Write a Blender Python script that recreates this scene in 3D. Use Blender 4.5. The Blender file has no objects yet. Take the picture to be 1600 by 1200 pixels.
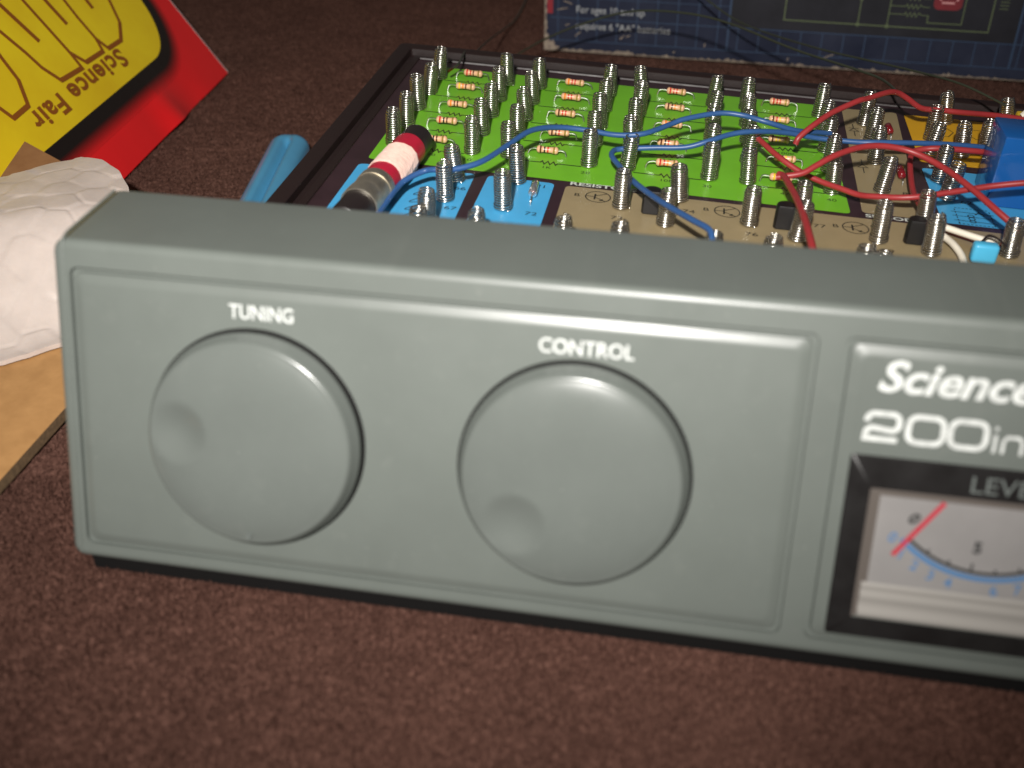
import bpy, bmesh, math, random
import numpy as np
from mathutils import Vector, Matrix, Euler

random.seed(7)
rng = np.random.default_rng(7)
S = bpy.context.scene
COL = S.collection
MM = 0.001

# ------------------------------------------------------------------ camera
CAM = np.array([98.538, -146.690, 130.400])
ROT = Euler((0.967504, 0.0049295, 0.183714), 'XYZ')
cd = bpy.data.cameras.new('camera'); cam = bpy.data.objects.new('camera', cd); COL.objects.link(cam)
cam.location = Vector(CAM) * MM; cam.rotation_euler = ROT
cd.sensor_width = 36.0; cd.lens = 1662.989 / 1600 * 36.0
cd.clip_start = 0.005; cd.clip_end = 50
cd.dof.use_dof = True; cd.dof.focus_distance = 0.312; cd.dof.aperture_fstop = 13.5
S.camera = cam
RM = np.array(ROT.to_matrix())

# ------------------------------------------------------------------ world, flash, exposure
W = bpy.data.worlds.new('World'); S.world = W; W.use_nodes = True
bg = W.node_tree.nodes['Background']
bg.inputs[0].default_value = (1.0, 0.90, 0.80, 1); bg.inputs[1].default_value = 0.085

FLASH = CAM + RM @ np.array([-34.0, 44.0, 150.0])        # flash beside and above the lens
ld = bpy.data.lights.new('flash', 'SPOT'); fl = bpy.data.objects.new('flash', ld); COL.objects.link(fl)
fl.location = Vector(FLASH) * MM
aim = np.array([15.0, 195.0, 10.0])
fl.rotation_euler = Vector(aim - FLASH).to_track_quat('-Z', 'Y').to_euler()
ld.energy = 14.3; ld.shadow_soft_size = 0.008; ld.spot_size = math.radians(70); ld.spot_blend = 1.0
ld.color = (1.0, 0.965, 0.92)

S.view_settings.view_transform = 'Standard'; S.view_settings.look = 'None'
S.view_settings.exposure = 0.0; S.view_settings.gamma = 1.0
S.view_settings.use_curve_mapping = False

# ------------------------------------------------------------------ helpers
POS = {}                                                # world position (mm) of each object's origin

def link(o, parent, origin):
    COL.objects.link(o)
    o.parent = parent
    base = POS[parent.name] if parent else np.zeros(3)
    o.location = Vector(np.asarray(origin, float) - base) * MM
    POS[o.name] = np.asarray(origin, float)
    return o

def thing(name, label, cat, origin, group=None):
    o = bpy.data.objects.new(name, None); o.empty_display_size = 0.01
    link(o, None, origin); return tag(o, label, cat, group)

def tag(o, label, cat, group=None):
    o['label'] = label; o['category'] = cat
    if group: o['group'] = group
    return o

class MB:
    def __init__(s): s.v = []; s.f = []; s.m = []
    def add(s, vs, fs, mi=0):
        n = len(s.v); s.v.extend([tuple(map(float, p)) for p in vs])
        for f in fs: s.f.append([i + n for i in f]); s.m.append(mi)
        return n
    def build(s, name, mats, parent=None, origin=None, smooth=40, label=None):
        v = np.array(s.v, float)
        if origin is None: origin = POS[parent.name] if parent else v.mean(0)
        me = bpy.data.meshes.new(name)
        me.from_pydata(((v - np.asarray(origin)) * MM).tolist(), [], s.f)
        mats = mats if isinstance(mats, (list, tuple)) else [mats]
        for m in mats: me.materials.append(m)
        me.polygons.foreach_set('material_index', s.m)
        if smooth:
            me.polygons.foreach_set('use_smooth', [True] * len(s.f))
            me.update(); me.set_sharp_from_angle(angle=math.radians(smooth))
        me.update()
        o = bpy.data.objects.new(name, me)
        link(o, parent, origin)
        if label: o['label'] = label
        return o

def frames(P):
    P = np.asarray(P, float); T = np.gradient(P, axis=0); T /= np.linalg.norm(T, axis=1)[:, None] + 1e-12
    N = np.zeros_like(P); a = np.array([0, 0, 1.0]) if abs(T[0][2]) < .9 else np.array([1.0, 0, 0])
    n = a - T[0] * (a @ T[0]); n /= np.linalg.norm(n)
    for i in range(len(P)):
        n = n - T[i] * (n @ T[i]); n /= np.linalg.norm(n) + 1e-12; N[i] = n
    return T, N, np.cross(T, N)

def tube(mb, P, r, seg=8, mi=0, caps=True):
    P = np.asarray(P, float); T, N, Bn = frames(P)
    r = np.broadcast_to(np.asarray(r, float), (len(P),))
    a = np.linspace(0, 2 * math.pi, seg, endpoint=False)
    V = P[:, None, :] + r[:, None, None] * (np.cos(a)[None, :, None] * N[:, None, :] + np.sin(a)[None, :, None] * Bn[:, None, :])
    F = []
    for i in range(len(P) - 1):
        for k in range(seg):
            k2 = (k + 1) % seg
            F.append([i * seg + k, i * seg + k2, (i + 1) * seg + k2, (i + 1) * seg + k])
    if caps: F.append(list(range(seg))[::-1]); F.append([(len(P) - 1) * seg + k for k in range(seg)])
    mb.add(V.reshape(-1, 3), F, mi)

def spline(P, n=8):
    P = np.asarray(P, float); Q = np.vstack([2 * P[0] - P[1], P, 2 * P[-1] - P[-2]]); out = []
    for i in range(1, len(Q) - 2):
        p0, p1, p2, p3 = Q[i - 1:i + 3]
        for t in np.linspace(0, 1, n, endpoint=False):
            out.append(.5 * ((2 * p1) + (p2 - p0) * t + (2 * p0 - 5 * p1 + 4 * p2 - p3) * t * t + (3 * p1 - p0 - 3 * p2 + p3) * t ** 3))
    out.append(P[-1]); return np.array(out)

def lathe(mb, prof, org, ax, e1, e2, seg=48, mi=None, close0=True, close1=True):
    """prof: (r, h) along ax"""
    a = np.linspace(0, 2 * math.pi, seg, endpoint=False)
    V = []
    for r, h in prof: V.extend(list(org + ax * h + r * (np.cos(a)[:, None] * e1 + np.sin(a)[:, None] * e2)))
    F = []; M = []
    for i in range(len(prof) - 1):
        for k in range(seg):
            k2 = (k + 1) % seg
            F.append([i * seg + k, i * seg + k2, (i + 1) * seg + k2, (i + 1) * seg + k]); M.append(mi[i] if mi else 0)
    if close0: F.append(list(range(seg))[::-1]); M.append(mi[0] if mi else 0)
    if close1: F.append([(len(prof) - 1) * seg + k for k in range(seg)]); M.append(mi[-1] if mi else 0)
    n = mb.add(V, F); mb.m[-len(F):] = M

def box(mb, f, x0, x1, y0, y1, z0, z1, bev=0.0, seg=2, mi=0):
    bm = bmesh.new(); bmesh.ops.create_cube(bm, size=1)
    for v in bm.verts:
        v.co = Vector(((x0 + x1) / 2 + v.co.x * (x1 - x0), (y0 + y1) / 2 + v.co.y * (y1 - y0), (z0 + z1) / 2 + v.co.z * (z1 - z0)))
    if bev: bmesh.ops.bevel(bm, geom=bm.edges[:], offset=bev, segments=seg, affect='EDGES', profile=0.5)
    bm.verts.index_update()
    mb.add([f(*v.co) for v in bm.verts], [[v.index for v in fc.verts] for fc in bm.faces], mi); bm.free()

def rrect(x0, x1, y0, y1, r, n=5):
    P = []
    for cx, cy, a0 in ((x1 - r, y1 - r, 0), (x0 + r, y1 - r, 90), (x0 + r, y0 + r, 180), (x1 - r, y0 + r, 270)):
        for k in range(n + 1):
            a = math.radians(a0 + 90 * k / n); P.append((cx + r * math.cos(a), cy + r * math.sin(a)))
    return P

def rpoly(pts, r, n=4):
    out = []; N = len(pts)
    for i in range(N):
        p0, p, p1 = (np.array(pts[(i + k) % N], float) for k in (-1, 0, 1))
        d0 = (p0 - p) / np.linalg.norm(p0 - p); d1 = (p1 - p) / np.linalg.norm(p1 - p)
        a, b = p + d0 * r, p + d1 * r
        for k in range(n + 1):
            t = k / n; out.append(tuple((1 - t) ** 2 * a + 2 * t * (1 - t) * p + t * t * b))
    return out

def sheet(mb, pts, f, h, mi=0):
    """a filled outline"""
    bm = bmesh.new(); vs = [bm.verts.new((p[0], p[1], 0)) for p in pts]
    es = [bm.edges.new((vs[i], vs[(i + 1) % len(vs)])) for i in range(len(vs))]
    bmesh.ops.triangle_fill(bm, use_beauty=True, use_dissolve=False, edges=es, normal=(0, 0, 1))
    bmesh.ops.recalc_face_normals(bm, faces=bm.faces[:])
    bm.verts.index_update()
    fs = []
    for fc in bm.faces:
        idx = [v.index for v in fc.verts]
        fs.append(idx if fc.normal.z > 0 else idx[::-1])
    mb.add([f(v.co.x, v.co.y, h) for v in bm.verts], fs, mi); bm.free()

def ribbon(mb, P, w, f, h, mi=0, closed=False):
    P = [np.array(p, float) for p in P]; N = len(P); L, R = [], []
    for i in range(N):
        a = P[i - 1] if (i > 0 or closed) else P[i]; b = P[(i + 1) % N] if (i < N - 1 or closed) else P[i]
        d0 = P[i] - a; d1 = b - P[i]
        n0 = np.array([-d0[1], d0[0]]); n1 = np.array([-d1[1], d1[0]])
        l0, l1 = np.linalg.norm(n0), np.linalg.norm(n1)
        if l0 < 1e-9: n0, l0 = n1, l1
        if l1 < 1e-9: n1, l1 = n0, l0
        n0, n1 = n0 / l0, n1 / l1; m = n0 + n1; lm = np.linalg.norm(m); m = m / lm if lm > 1e-6 else n0
        k = min(1 / max(m @ n0, .35), 2.2)
        L.append(P[i] + m * k * w / 2); R.append(P[i] - m * k * w / 2)
    V = [f(p[0], p[1], h) for p in L] + [f(p[0], p[1], h) for p in R]
    F = [[i, N + i, N + (i + 1) % N, (i + 1) % N] for i in range(N if closed else N - 1)]
    mb.add(V, F, mi)

def text(mb, s, size, x, y, f, h, align='LEFT', bold=0.0, shear=0.0, sx=1.0, rot=0.0, mi=0, spacing=1.0):
    cu = bpy.data.curves.new('t', 'FONT'); cu.body = s; cu.size = size; cu.align_x = align
    cu.offset = bold; cu.shear = shear; cu.space_character = spacing; cu.resolution_u = 4; cu.fill_mode = 'FRONT'
    ob = bpy.data.objects.new('t', cu); COL.objects.link(ob)
    dg = bpy.context.evaluated_depsgraph_get(); me = bpy.data.meshes.new_from_object(ob.evaluated_get(dg))
    c, sn = math.cos(rot), math.sin(rot)
    V = [f(x + (v.co.x * sx) * c - v.co.y * sn, y + (v.co.x * sx) * sn + v.co.y * c, h) for v in me.vertices]
    mb.add(V, [list(p.vertices) for p in me.polygons], mi)
    bpy.data.objects.remove(ob); bpy.data.curves.remove(cu); bpy.data.meshes.remove(me)

# ------------------------------------------------------------------ materials
def mat(name, col, rough=.5, metal=0.0, var=0.0, vscale=200, bump=0.0, bscale=800, spec=.5, rvar=0.0, coat=0.0, alpha=1.0, trans=0.0, col2=None, detail=4, sss=0.0, ior=1.5, sheen=0.0, dust=0.0):
    m = bpy.data.materials.new(name); m.use_nodes = True; nt = m.node_tree; b = nt.nodes['Principled BSDF']
    b.inputs['Base Color'].default_value = (*col, 1); b.inputs['Roughness'].default_value = rough
    b.inputs['Metallic'].default_value = metal; b.inputs['Specular IOR Level'].default_value = spec
    b.inputs['Coat Weight'].default_value = coat; b.inputs['Transmission Weight'].default_value = trans; b.inputs['IOR'].default_value = ior
    if sss:
        b.inputs['Subsurface Weight'].default_value = sss; b.inputs['Subsurface Radius'].default_value = (1, .7, .5); b.inputs['Subsurface Scale'].default_value = .004
    if sheen: b.inputs['Sheen Weight'].default_value = sheen
    tc = nt.nodes.new('ShaderNodeTexCoord')
    def noise(sc, det=4, ro=.6):
        n = nt.nodes.new('ShaderNodeTexNoise'); n.inputs['Scale'].default_value = sc; n.inputs['Detail'].default_value = det
        n.inputs['Roughness'].default_value = ro; nt.links.new(tc.outputs['Object'], n.inputs['Vector']); return n
    if var or col2:
        n = noise(vscale, detail); r = nt.nodes.new('ShaderNodeValToRGB')
        r.color_ramp.elements[0].position = .32; r.color_ramp.elements[1].position = .68
        c2 = col2 or tuple(min(1, c * (1 + var)) for c in col); c1 = col if col2 else tuple(c * (1 - var) for c in col)
        r.color_ramp.elements[0].color = (*c1, 1); r.color_ramp.elements[1].color = (*c2, 1)
        nt.links.new(n.outputs['Fac'], r.inputs['Fac']); nt.links.new(r.outputs['Color'], b.inputs['Base Color'])
    if dust:
        # pale dust specks and faint wipe marks that belong to the surface
        n = noise(1500, 1, .5); r = nt.nodes.new('ShaderNodeValToRGB'); r.color_ramp.elements[0].position = .76; r.color_ramp.elements[1].position = .82
        mp = nt.nodes.new('ShaderNodeMapping'); mp.inputs['Scale'].default_value = (1, .06, 1); mp.inputs['Rotation'].default_value = (.3, .2, 1.1)
        n2 = nt.nodes.new('ShaderNodeTexNoise'); n2.inputs['Scale'].default_value = 260; n2.inputs['Detail'].default_value = 5
        nt.links.new(tc.outputs['Object'], mp.inputs['Vector']); nt.links.new(mp.outputs['Vector'], n2.inputs['Vector'])
        r2 = nt.nodes.new('ShaderNodeValToRGB'); r2.color_ramp.elements[0].position = .60; r2.color_ramp.elements[1].position = .80; r2.color_ramp.elements[1].color = (.16, .16, .16, 1)
        nt.links.new(n.outputs['Fac'], r.inputs['Fac']); nt.links.new(n2.outputs['Fac'], r2.inputs['Fac'])
        ad = nt.nodes.new('ShaderNodeMath'); ad.operation = 'MAXIMUM'; nt.links.new(r.outputs['Color'], ad.inputs[0]); nt.links.new(r2.outputs['Color'], ad.inputs[1])
        ml = nt.nodes.new('ShaderNodeMath'); ml.operation = 'MULTIPLY'; ml.inputs[1].default_value = dust; nt.links.new(ad.outputs[0], ml.inputs[0])
        mx = nt.nodes.new('ShaderNodeMix'); mx.data_type = 'RGBA'; mx.inputs[7].default_value = (.42, .42, .38, 1)
        src = b.inputs['Base Color'].links[0].from_socket
        nt.links.new(ml.outputs[0], mx.inputs[0]); nt.links.new(src, mx.inputs[6]); nt.links.new(mx.outputs[2], b.inputs['Base Color'])
    if rvar:
        n = noise(vscale * .7, 5); mr = nt.nodes.new('ShaderNodeMapRange')
        mr.inputs['From Min'].default_value = .3; mr.inputs['From Max'].default_value = .7
        mr.inputs['To Min'].default_value = rough - rvar; mr.inputs['To Max'].default_value = rough + rvar
        nt.links.new(n.outputs['Fac'], mr.inputs['Value']); nt.links.new(mr.outputs['Result'], b.inputs['Roughness'])
    if bump:
        n = noise(bscale, 3); bp = nt.nodes.new('ShaderNodeBump'); bp.inputs['Strength'].default_value = bump; bp.inputs['Distance'].default_value = .0003
        nt.links.new(n.outputs['Fac'], bp.inputs['Height']); nt.links.new(bp.outputs['Normal'], b.inputs['Normal'])
    return m

M = dict(
    grey=mat('grey_plastic', (.116, .130, .118), .38, var=.04, vscale=60, bump=.03, bscale=2600, rvar=.05, dust=.22),
    knob=mat('knob_plastic', (.116, .129, .119), .24, var=.04, vscale=70, bump=.012, bscale=2600, rvar=.04, spec=.6, dust=.18),
    ink=mat('white_ink', (.56, .58, .56), .5, var=.18, vscale=700),
    ink_dim=mat('grey_ink', (.12, .135, .128), .5),
    black=mat('black_plastic', (.008, .007, .007), .42, rvar=.08),
    gap=mat('dark_plastic_shade', (.005, .0045, .0045), .8, spec=.2),  # near-black, also paints the shade under the console and round the knobs
    tray=mat('tray_plastic', (.017, .0095, .009), .46, rvar=.06, bump=.06, spec=.35),
    board=mat('board_print', (.030, .014, .018), .42, var=.15, vscale=120),
    green=mat('green_print', (.145, .41, .020), .38, var=.05, vscale=90, spec=.4),
    blue=mat('blue_print', (.06, .34, .62), .38, var=.05, vscale=90, spec=.4),
    tan=mat('tan_print', (.27, .21, .115), .40, var=.06, vscale=90, spec=.4),
    yellow=mat('yellow_print', (.62, .33, .015), .40, var=.05, vscale=90, spec=.4),
    line=mat('print_line', (.012, .012, .010), .5),
    wtext=mat('board_lettering', (.55, .58, .52), .5),
    steel=mat('spring_steel', (.66, .64, .59), .23, 1.0, var=.08, vscale=300),
    tin=mat('tinned_lead', (.75, .74, .70), .25, 1.0),
    bracket=mat('bracket_metal', (.78, .72, .60), .42, 1.0, var=.12, vscale=300),
    body=mat('resistor_body', (.64, .37, .21), .30),
    brown=mat('band_brown', (.10, .03, .012), .3), redb=mat('band_red', (.50, .03, .02), .3), orange=mat('band_orange', (.72, .20, .02), .3),
    blackb=mat('band_black', (.012, .01, .01), .3), yellowb=mat('band_yellow', (.75, .5, .03), .3), gold=mat('band_gold', (.55, .36, .10), .3, .6),
    redtape=mat('red_tape', (.42, .012, .035), .38, var=.08, vscale=400),
    litz=mat('pale_winding', (.72, .50, .42), .42, var=.10, vscale=900, sheen=.4),
    ferrite=mat('ferrite', (.016, .011, .011), .4),
    wblue=mat('blue_insulation', (.026, .080, .215), .40, var=.06), wred=mat('red_insulation', (.29, .026, .028), .40, var=.06),
    wwhite=mat('white_insulation', (.74, .68, .56), .4, var=.04), enamel=mat('enamel_wire', (.034, .040, .026), .30, spec=.6),
    copper=mat('bare_copper', (.75, .28, .12), .3, 1.0),
    bluebox=mat('blue_casing', (.010, .085, .29), .14, var=.04, coat=.3), cap=mat('capacitor_coat', (.07, .42, .66), .35),
    glass=mat('diode_glass', (.85, .85, .85), .08, trans=.9), redglass=mat('diode_red', (.17, .008, .012), .12, coat=.5),
    dial=mat('dial_paper', (.225, .215, .21), .6, var=.06, vscale=90, coat=.5), dialshade=mat('dial_wall_shade', (.10, .085, .075), .4), silver=mat('silver_plastic', (.29, .275, .255), .22, coat=.6),
    needle=mat('needle_red', (.42, .03, .05), .4), dialblue=mat('dial_blue', (.07, .165, .32), .5), dialink=mat('dial_ink', (.03, .03, .03), .5),
    toolblue=mat('tool_blue', (.075, .30, .50), .18, var=.05, vscale=80, coat=.3),
    card=mat('cardboard', (.38, .195, .066), .8, col2=(.47, .25, .09), vscale=160, bump=.15, bscale=900),
    card2=mat('cardboard_shaded', (.215, .095, .034), .8, col2=(.26, .125, .048), vscale=160, bump=.15, bscale=900),  # darker copy of the cardboard, the flap's shade put into its colour
    cardedge=mat('cardboard_edge', (.16, .10, .05), .9, var=.3, vscale=900),
    foam=mat('foam_sheet', (.54, .46, .415), .45, var=.07, vscale=120, bump=.12, bscale=700, sss=.12, spec=.4),
    red=mat('booklet_red', (.72, .014, .016), .30, var=.05, vscale=30, spec=.4),
    bkblack=mat('booklet_black', (.010, .006, .005), .38), bkyellow=mat('booklet_yellow', (.80, .60, .014), .34, col2=(.70, .47, .010), vscale=26, spec=.4),
    bkbrown=mat('booklet_brown', (.25, .075, .008), .4), page=mat('page_white', (.70, .66, .62), .6),
    navy=mat('box_navy', (.016, .020, .038), .45, col2=(.026, .031, .054), vscale=60, rvar=.1, spec=.3),
    navydark=mat('box_dark_print', (.016, .016, .021), .45, var=.2, vscale=80, spec=.3),
    gridc=mat('box_grid_ink', (.022, .045, .092), .5), boxtext=mat('box_text_ink', (.27, .28, .29), .6, var=.5, vscale=900), circ=mat('box_circuit_ink', (.085, .11, .05), .5),
    glow=mat('box_red_print', (.20, .012, .02), .5, col2=(.12, .008, .014), vscale=150), worn=mat('worn_cardboard', (.30, .25, .19), .9, col2=(.16, .12, .10), vscale=500),
    ledp=mat('box_digit_ink', (.55, .25, .25), .5),
)

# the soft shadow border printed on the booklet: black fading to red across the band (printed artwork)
def carpet_mat():
    m = bpy.data.materials.new('carpet'); m.use_nodes = True; nt = m.node_tree; b = nt.nodes['Principled BSDF']
    b.inputs['Roughness'].default_value = .95; b.inputs['Specular IOR Level'].default_value = .04
    b.inputs['Sheen Weight'].default_value = .0; b.inputs['Sheen Roughness'].default_value = .5; b.inputs['Sheen Tint'].default_value = (.8, .5, .42, 1)
    tc = nt.nodes.new('ShaderNodeTexCoord')
    def noise(sc, det, ro, stretch=None):
        n = nt.nodes.new('ShaderNodeTexNoise'); n.inputs['Scale'].default_value = sc; n.inputs['Detail'].default_value = det; n.inputs['Roughness'].default_value = ro
        if stretch:
            mp = nt.nodes.new('ShaderNodeMapping'); mp.inputs['Scale'].default_value = stretch; mp.inputs['Rotation'].default_value = (0, 0, .5)
            nt.links.new(tc.outputs['Object'], mp.inputs['Vector']); nt.links.new(mp.outputs['Vector'], n.inputs['Vector'])
        else: nt.links.new(tc.outputs['Object'], n.inputs['Vector'])
        return n
    n1 = noise(1350, 4, .75, (1, .75, 1)); n2 = noise(40, 3, .5)
    r = nt.nodes.new('ShaderNodeValToRGB'); e = r.color_ramp.elements
    e[0].position = .30; e[0].color = (.046, .0212, .0160, 1); e[1].position = .72; e[1].color = (.240, .126, .096, 1)
    k = e.new(.50); k.color = (.106, .0515, .039, 1)
    mx = nt.nodes.new('ShaderNodeMix'); mx.data_type = 'RGBA'; mx.blend_type = 'MULTIPLY'; mx.inputs[0].default_value = .35
    r2 = nt.nodes.new('ShaderNodeValToRGB'); r2.color_ramp.elements[0].position = .35; r2.color_ramp.elements[1].position = .65
    r2.color_ramp.elements[0].color = (.6, .6, .62, 1)
    nt.links.new(n1.outputs['Fac'], r.inputs['Fac']); nt.links.new(n2.outputs['Fac'], r2.inputs['Fac'])
    nt.links.new(r.outputs['Color'], mx.inputs[6]); nt.links.new(r2.outputs['Color'], mx.inputs[7]); nt.links.new(mx.outputs[2], b.inputs['Base Color'])
    bp = nt.nodes.new('ShaderNodeBump'); bp.inputs['Strength'].default_value = .6; bp.inputs['Distance'].default_value = .0006
    nt.links.new(n1.outputs['Fac'], bp.inputs['Height']); nt.links.new(bp.outputs['Normal'], b.inputs['Normal'])
    return m
M['carpet'] = carpet_mat()

# ------------------------------------------------------------------ carpet (the ground)
ZC = -25.5
def carpet():
    xs = np.concatenate([[-2500, -1200, -600], np.arange(-420, 330, .95), [600, 1300, 2500]])
    ys = np.concatenate([[-2500, -900, -300], np.arange(-95, 520, .95), [800, 1500, 2600]])
    X, Y = np.meshgrid(xs, ys)
    h = rng.random(X.shape)
    big = rng.random(X.shape)
    for _ in range(3): big = (big + np.roll(big, 1, 0) + np.roll(big, -1, 0) + np.roll(big, 1, 1) + np.roll(big, -1, 1)) / 5
    Z = ZC - 1.5 + 1.0 * h + 1.3 * (big - .5)
    X = X + (rng.random(X.shape) - .5) * .6; Y = Y + (rng.random(X.shape) - .5) * .6
    ny, nx = X.shape
    V = np.stack([X, Y, Z], -1).reshape(-1, 3) * MM
    i = np.arange(ny * nx).reshape(ny, nx)
    F = np.stack([i[:-1, :-1], i[:-1, 1:], i[1:, 1:], i[1:, :-1]], -1).reshape(-1, 4)
    # pile: single leaning fibres, denser near the viewer
    def patch(x0, x1, y0, y1, n):
        p = np.stack([rng.uniform(x0, x1, n), rng.uniform(y0, y1, n), np.full(n, ZC - 1.3)], 1)
        az = rng.uniform(0, 2 * math.pi, n); ln = rng.uniform(1.3, 2.8, n); lean = rng.uniform(.3, 1.2, n); wd = rng.uniform(.10, .24, n)
        d = np.stack([np.cos(az) * np.sin(lean), np.sin(az) * np.sin(lean) - .15, np.cos(lean)], 1) * ln[:, None]
        sdv = np.stack([-np.sin(az + rng.uniform(-1, 1, n)), np.cos(az), np.zeros(n)], 1) * wd[:, None]
        return np.concatenate([p - sdv, p + sdv, p + d], 0), n
    fib = []
    for args in ((-95, 240, -95, 20, 300000), (-420, -5, 20, 520, 190000), (-15, 330, 205, 460, 90000)):
        q, n = patch(*args); fib.append((q, n))
    base = len(V); tris = []
    for q, n in fib:
        k = np.arange(n) + base; tris.append(np.stack([k, k + n, k + 2 * n], 1)); base += 3 * n
        V = np.vstack([V, q * MM])
    T = np.concatenate(tris)
    me = bpy.data.meshes.new('carpet')
    me.vertices.add(len(V)); me.vertices.foreach_set('co', V.ravel())
    me.loops.add(F.size + T.size); me.loops.foreach_set('vertex_index', np.concatenate([F.ravel(), T.ravel()]).astype(np.int32))
    me.polygons.add(len(F) + len(T)); me.polygons.foreach_set('loop_start', np.concatenate([np.arange(0, F.size, 4), F.size + np.arange(0, T.size, 3)]).astype(np.int32))
    me.update(calc_edges=True); me.polygons.foreach_set('use_smooth', np.concatenate([np.ones(len(F), bool), np.zeros(len(T), bool)]))
    me.materials.append(M['carpet'])
    o = bpy.data.objects.new('carpet', me); COL.objects.link(o); o['kind'] = 'structure'; o['label'] = 'dark reddish brown carpet with short plush pile'
    return o
carpet()

# ------------------------------------------------------------------ the electronics kit
KIT = thing('electronics_kit', 'grey fronted electronic project kit with two round knobs, meter and rows of spring terminals', 'electronics kit', (110, 100, ZC))

# console front frame: u to the right, v up the sloped face, w out of the face
TH = 0.31951; sT, cT = math.sin(TH), math.cos(TH)
def Pv(u, v, w): return (u, v * sT - w * cT, v * cT + w * sT)
PN = np.array([0, -cT, sT]); PU = np.array([1.0, 0, 0]); PVv = np.array([0, sT, cT])
U0, U1, V0, V1 = -19.4, 292.0, -22.2, 43.0
YB = 35.5

def console():
    mb = MB(); n = 5
    holes = [(-15.9, 121.3, -18.9, 37.7), (125.6, 286.0, -18.9, 37.7)]
    # front face with two openings
    bm = bmesh.new(); loops = []
    out = rrect(U0 + 1.7, U1 - 1.7, V0 + 1.7, V1 - 1.7, 1.0, n)
    for L in [out] + [rrect(a, b, c, d, 1.6, n) for a, b, c, d in holes]:
        vs = [bm.verts.new((p[0], p[1], 0)) for p in L]; loops.append(vs)
    es = []
    for vs in loops: es += [bm.edges.new((vs[i], vs[(i + 1) % len(vs)])) for i in range(len(vs))]
    bmesh.ops.triangle_fill(bm, use_beauty=True, use_dissolve=False, edges=es, normal=(0, 0, 1))
    bm.verts.index_update()
    fs = []
    for fc in bm.faces:
        idx = [v.index for v in fc.verts]; fs.append(idx if fc.normal.z > 0 else idx[::-1])
    mb.add([Pv(v.co.x, v.co.y, 0) for v in bm.verts], fs); bm.free()
    # rounded rim and body back to the board
    rings = []
    for k in range(7):
        a = math.radians(90 * k / 6); ins = 1.7 * (1 - math.sin(a)); w = -1.7 * (1 - math.cos(a))
        rings.append([Pv(p[0], p[1], w) for p in rrect(U0 + ins, U1 - ins, V0 + ins, V1 - ins, 1.0 + 1.7 - ins, n)])
    last = rings[-1]
    for ins, yb in ((0, YB - 1.6), (.25, YB - .8), (.7, YB - .3), (1.5, YB)):
        q = rrect(U0 + ins, U1 - ins, V0 + ins, V1 - ins, max(2.7 - ins, .6), n)
        rings.append([(p[0], yb + 2.0 - .0125 * (p[0] + 19), Pv(p[0], p[1], -1.7)[2]) for p in q])
    N = len(last); V = [p for r in rings for p in r]; F = []
    for i in range(len(rings) - 1):
        for k in range(N):
            k2 = (k + 1) % N; F.append([i * N + k, (i + 1) * N + k, (i + 1) * N + k2, i * N + k2])
    F.append([(len(rings) - 1) * N + k for k in range(N)][::-1])
    mb.add(V, F)
    # raised plates with a groove round each
    for a, b, c, d in holes:
        prof = [(0, 0), (.12, -1.0), (.85, -1.0), (.95, -.1), (1.05, .06), (2.35, .52), (2.7, .60), (3.0, .62)]
        rings = [[Pv(p[0], p[1], w) for p in rrect(a + i_, b - i_, c + i_, d - i_, 1.6, n)] for i_, w in prof]
        V = [p for r in rings for p in r]; F = []; N = len(rings[0])
        for i in range(len(rings) - 1):
            for k in range(N):
                k2 = (k + 1) % N; F.append([i * N + k, i * N + k2, (i + 1) * N + k2, (i + 1) * N + k])
        F.append([(len(rings) - 1) * N + k for k in range(N)])
        mb.add(V, F)
    return mb.build('console', M['grey'], KIT, smooth=32)
CON = console()
FW = 0.62                                               # height of the plates' face

# thin moulding line near the left end
mb = MB()
tube(mb, [Pv(-17.05, V0 + 1.2, .02), Pv(-17.0, 0, .02), Pv(-16.9, V1 - 1.9, .02), (-16.9, 13.6, 40.62), (-16.9, 15.5, 41.15), (-16.9, YB - 1.5, 41.26)], .26, 8)
mb.build('seam', M['grey'], CON)

mb = MB(); box(mb, lambda x, y, z: (x, y, z), -16.6, U1 - 3, -5.2, 36, ZC - .3, -20.4, .4, 1); mb.build('plinth_shade', M['gap'], CON, smooth=0)  # added black block standing in for the shadow under the console
# lettering on the console
mb = MB()
text(mb, 'TUNING', 3.75, 22.4, 31.0, Pv, FW + .03, 'CENTER', bold=.05, sx=.87)
mb.build('lettering', M['ink'], CON, smooth=0); mb = MB()
text(mb, 'CONTROL', 3.75, 82.2, 30.2, Pv, FW + .03, 'CENTER', bold=.05, sx=.93)
mb.build('lettering', M['ink'], CON, smooth=0); mb = MB()
text(mb, 'Science Fair', 7.5, 131.4, 29.2, Pv, FW + .03, bold=.20, shear=.26, sx=1.10)
mb.build('lettering', M['ink'], CON, smooth=0); mb = MB()
def digit2(x, y, w, h, t):
    r = min(w, h) * .26
    P = [(x, y + h - r * 1.25)]
    for k in range(7): a = math.pi - k * math.pi / 12; P.append((x + r + r * math.cos(a), y + h - r + r * math.sin(a)))
    for k in range(7): a = math.pi / 2 - k * math.pi / 12; P.append((x + w - r + r * math.cos(a), y + h - r + r * math.sin(a)))
    for k in range(7): a = -k * math.pi / 12; P.append((x + w - r + r * math.cos(a), y + h * .5 + r * math.sin(a) + r * .45))
    for k in range(7): a = math.pi / 2 + k * math.pi / 12; P.append((x + r + r * math.cos(a), y + h * .5 - r + r * math.sin(a) - r * .55 + .35))
    P += [(x, y), (x + w, y)]
    ribbon(mb, P, t, Pv, FW + .03)
digit2(130.7, 20.6, 5.3, 4.5, .95)
for zx in (137.55, 144.35):
    ribbon(mb, rrect(zx, zx + 5.7, 20.6, 25.15, 1.5, 6), .95, Pv, FW + .03, closed=True)
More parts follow.
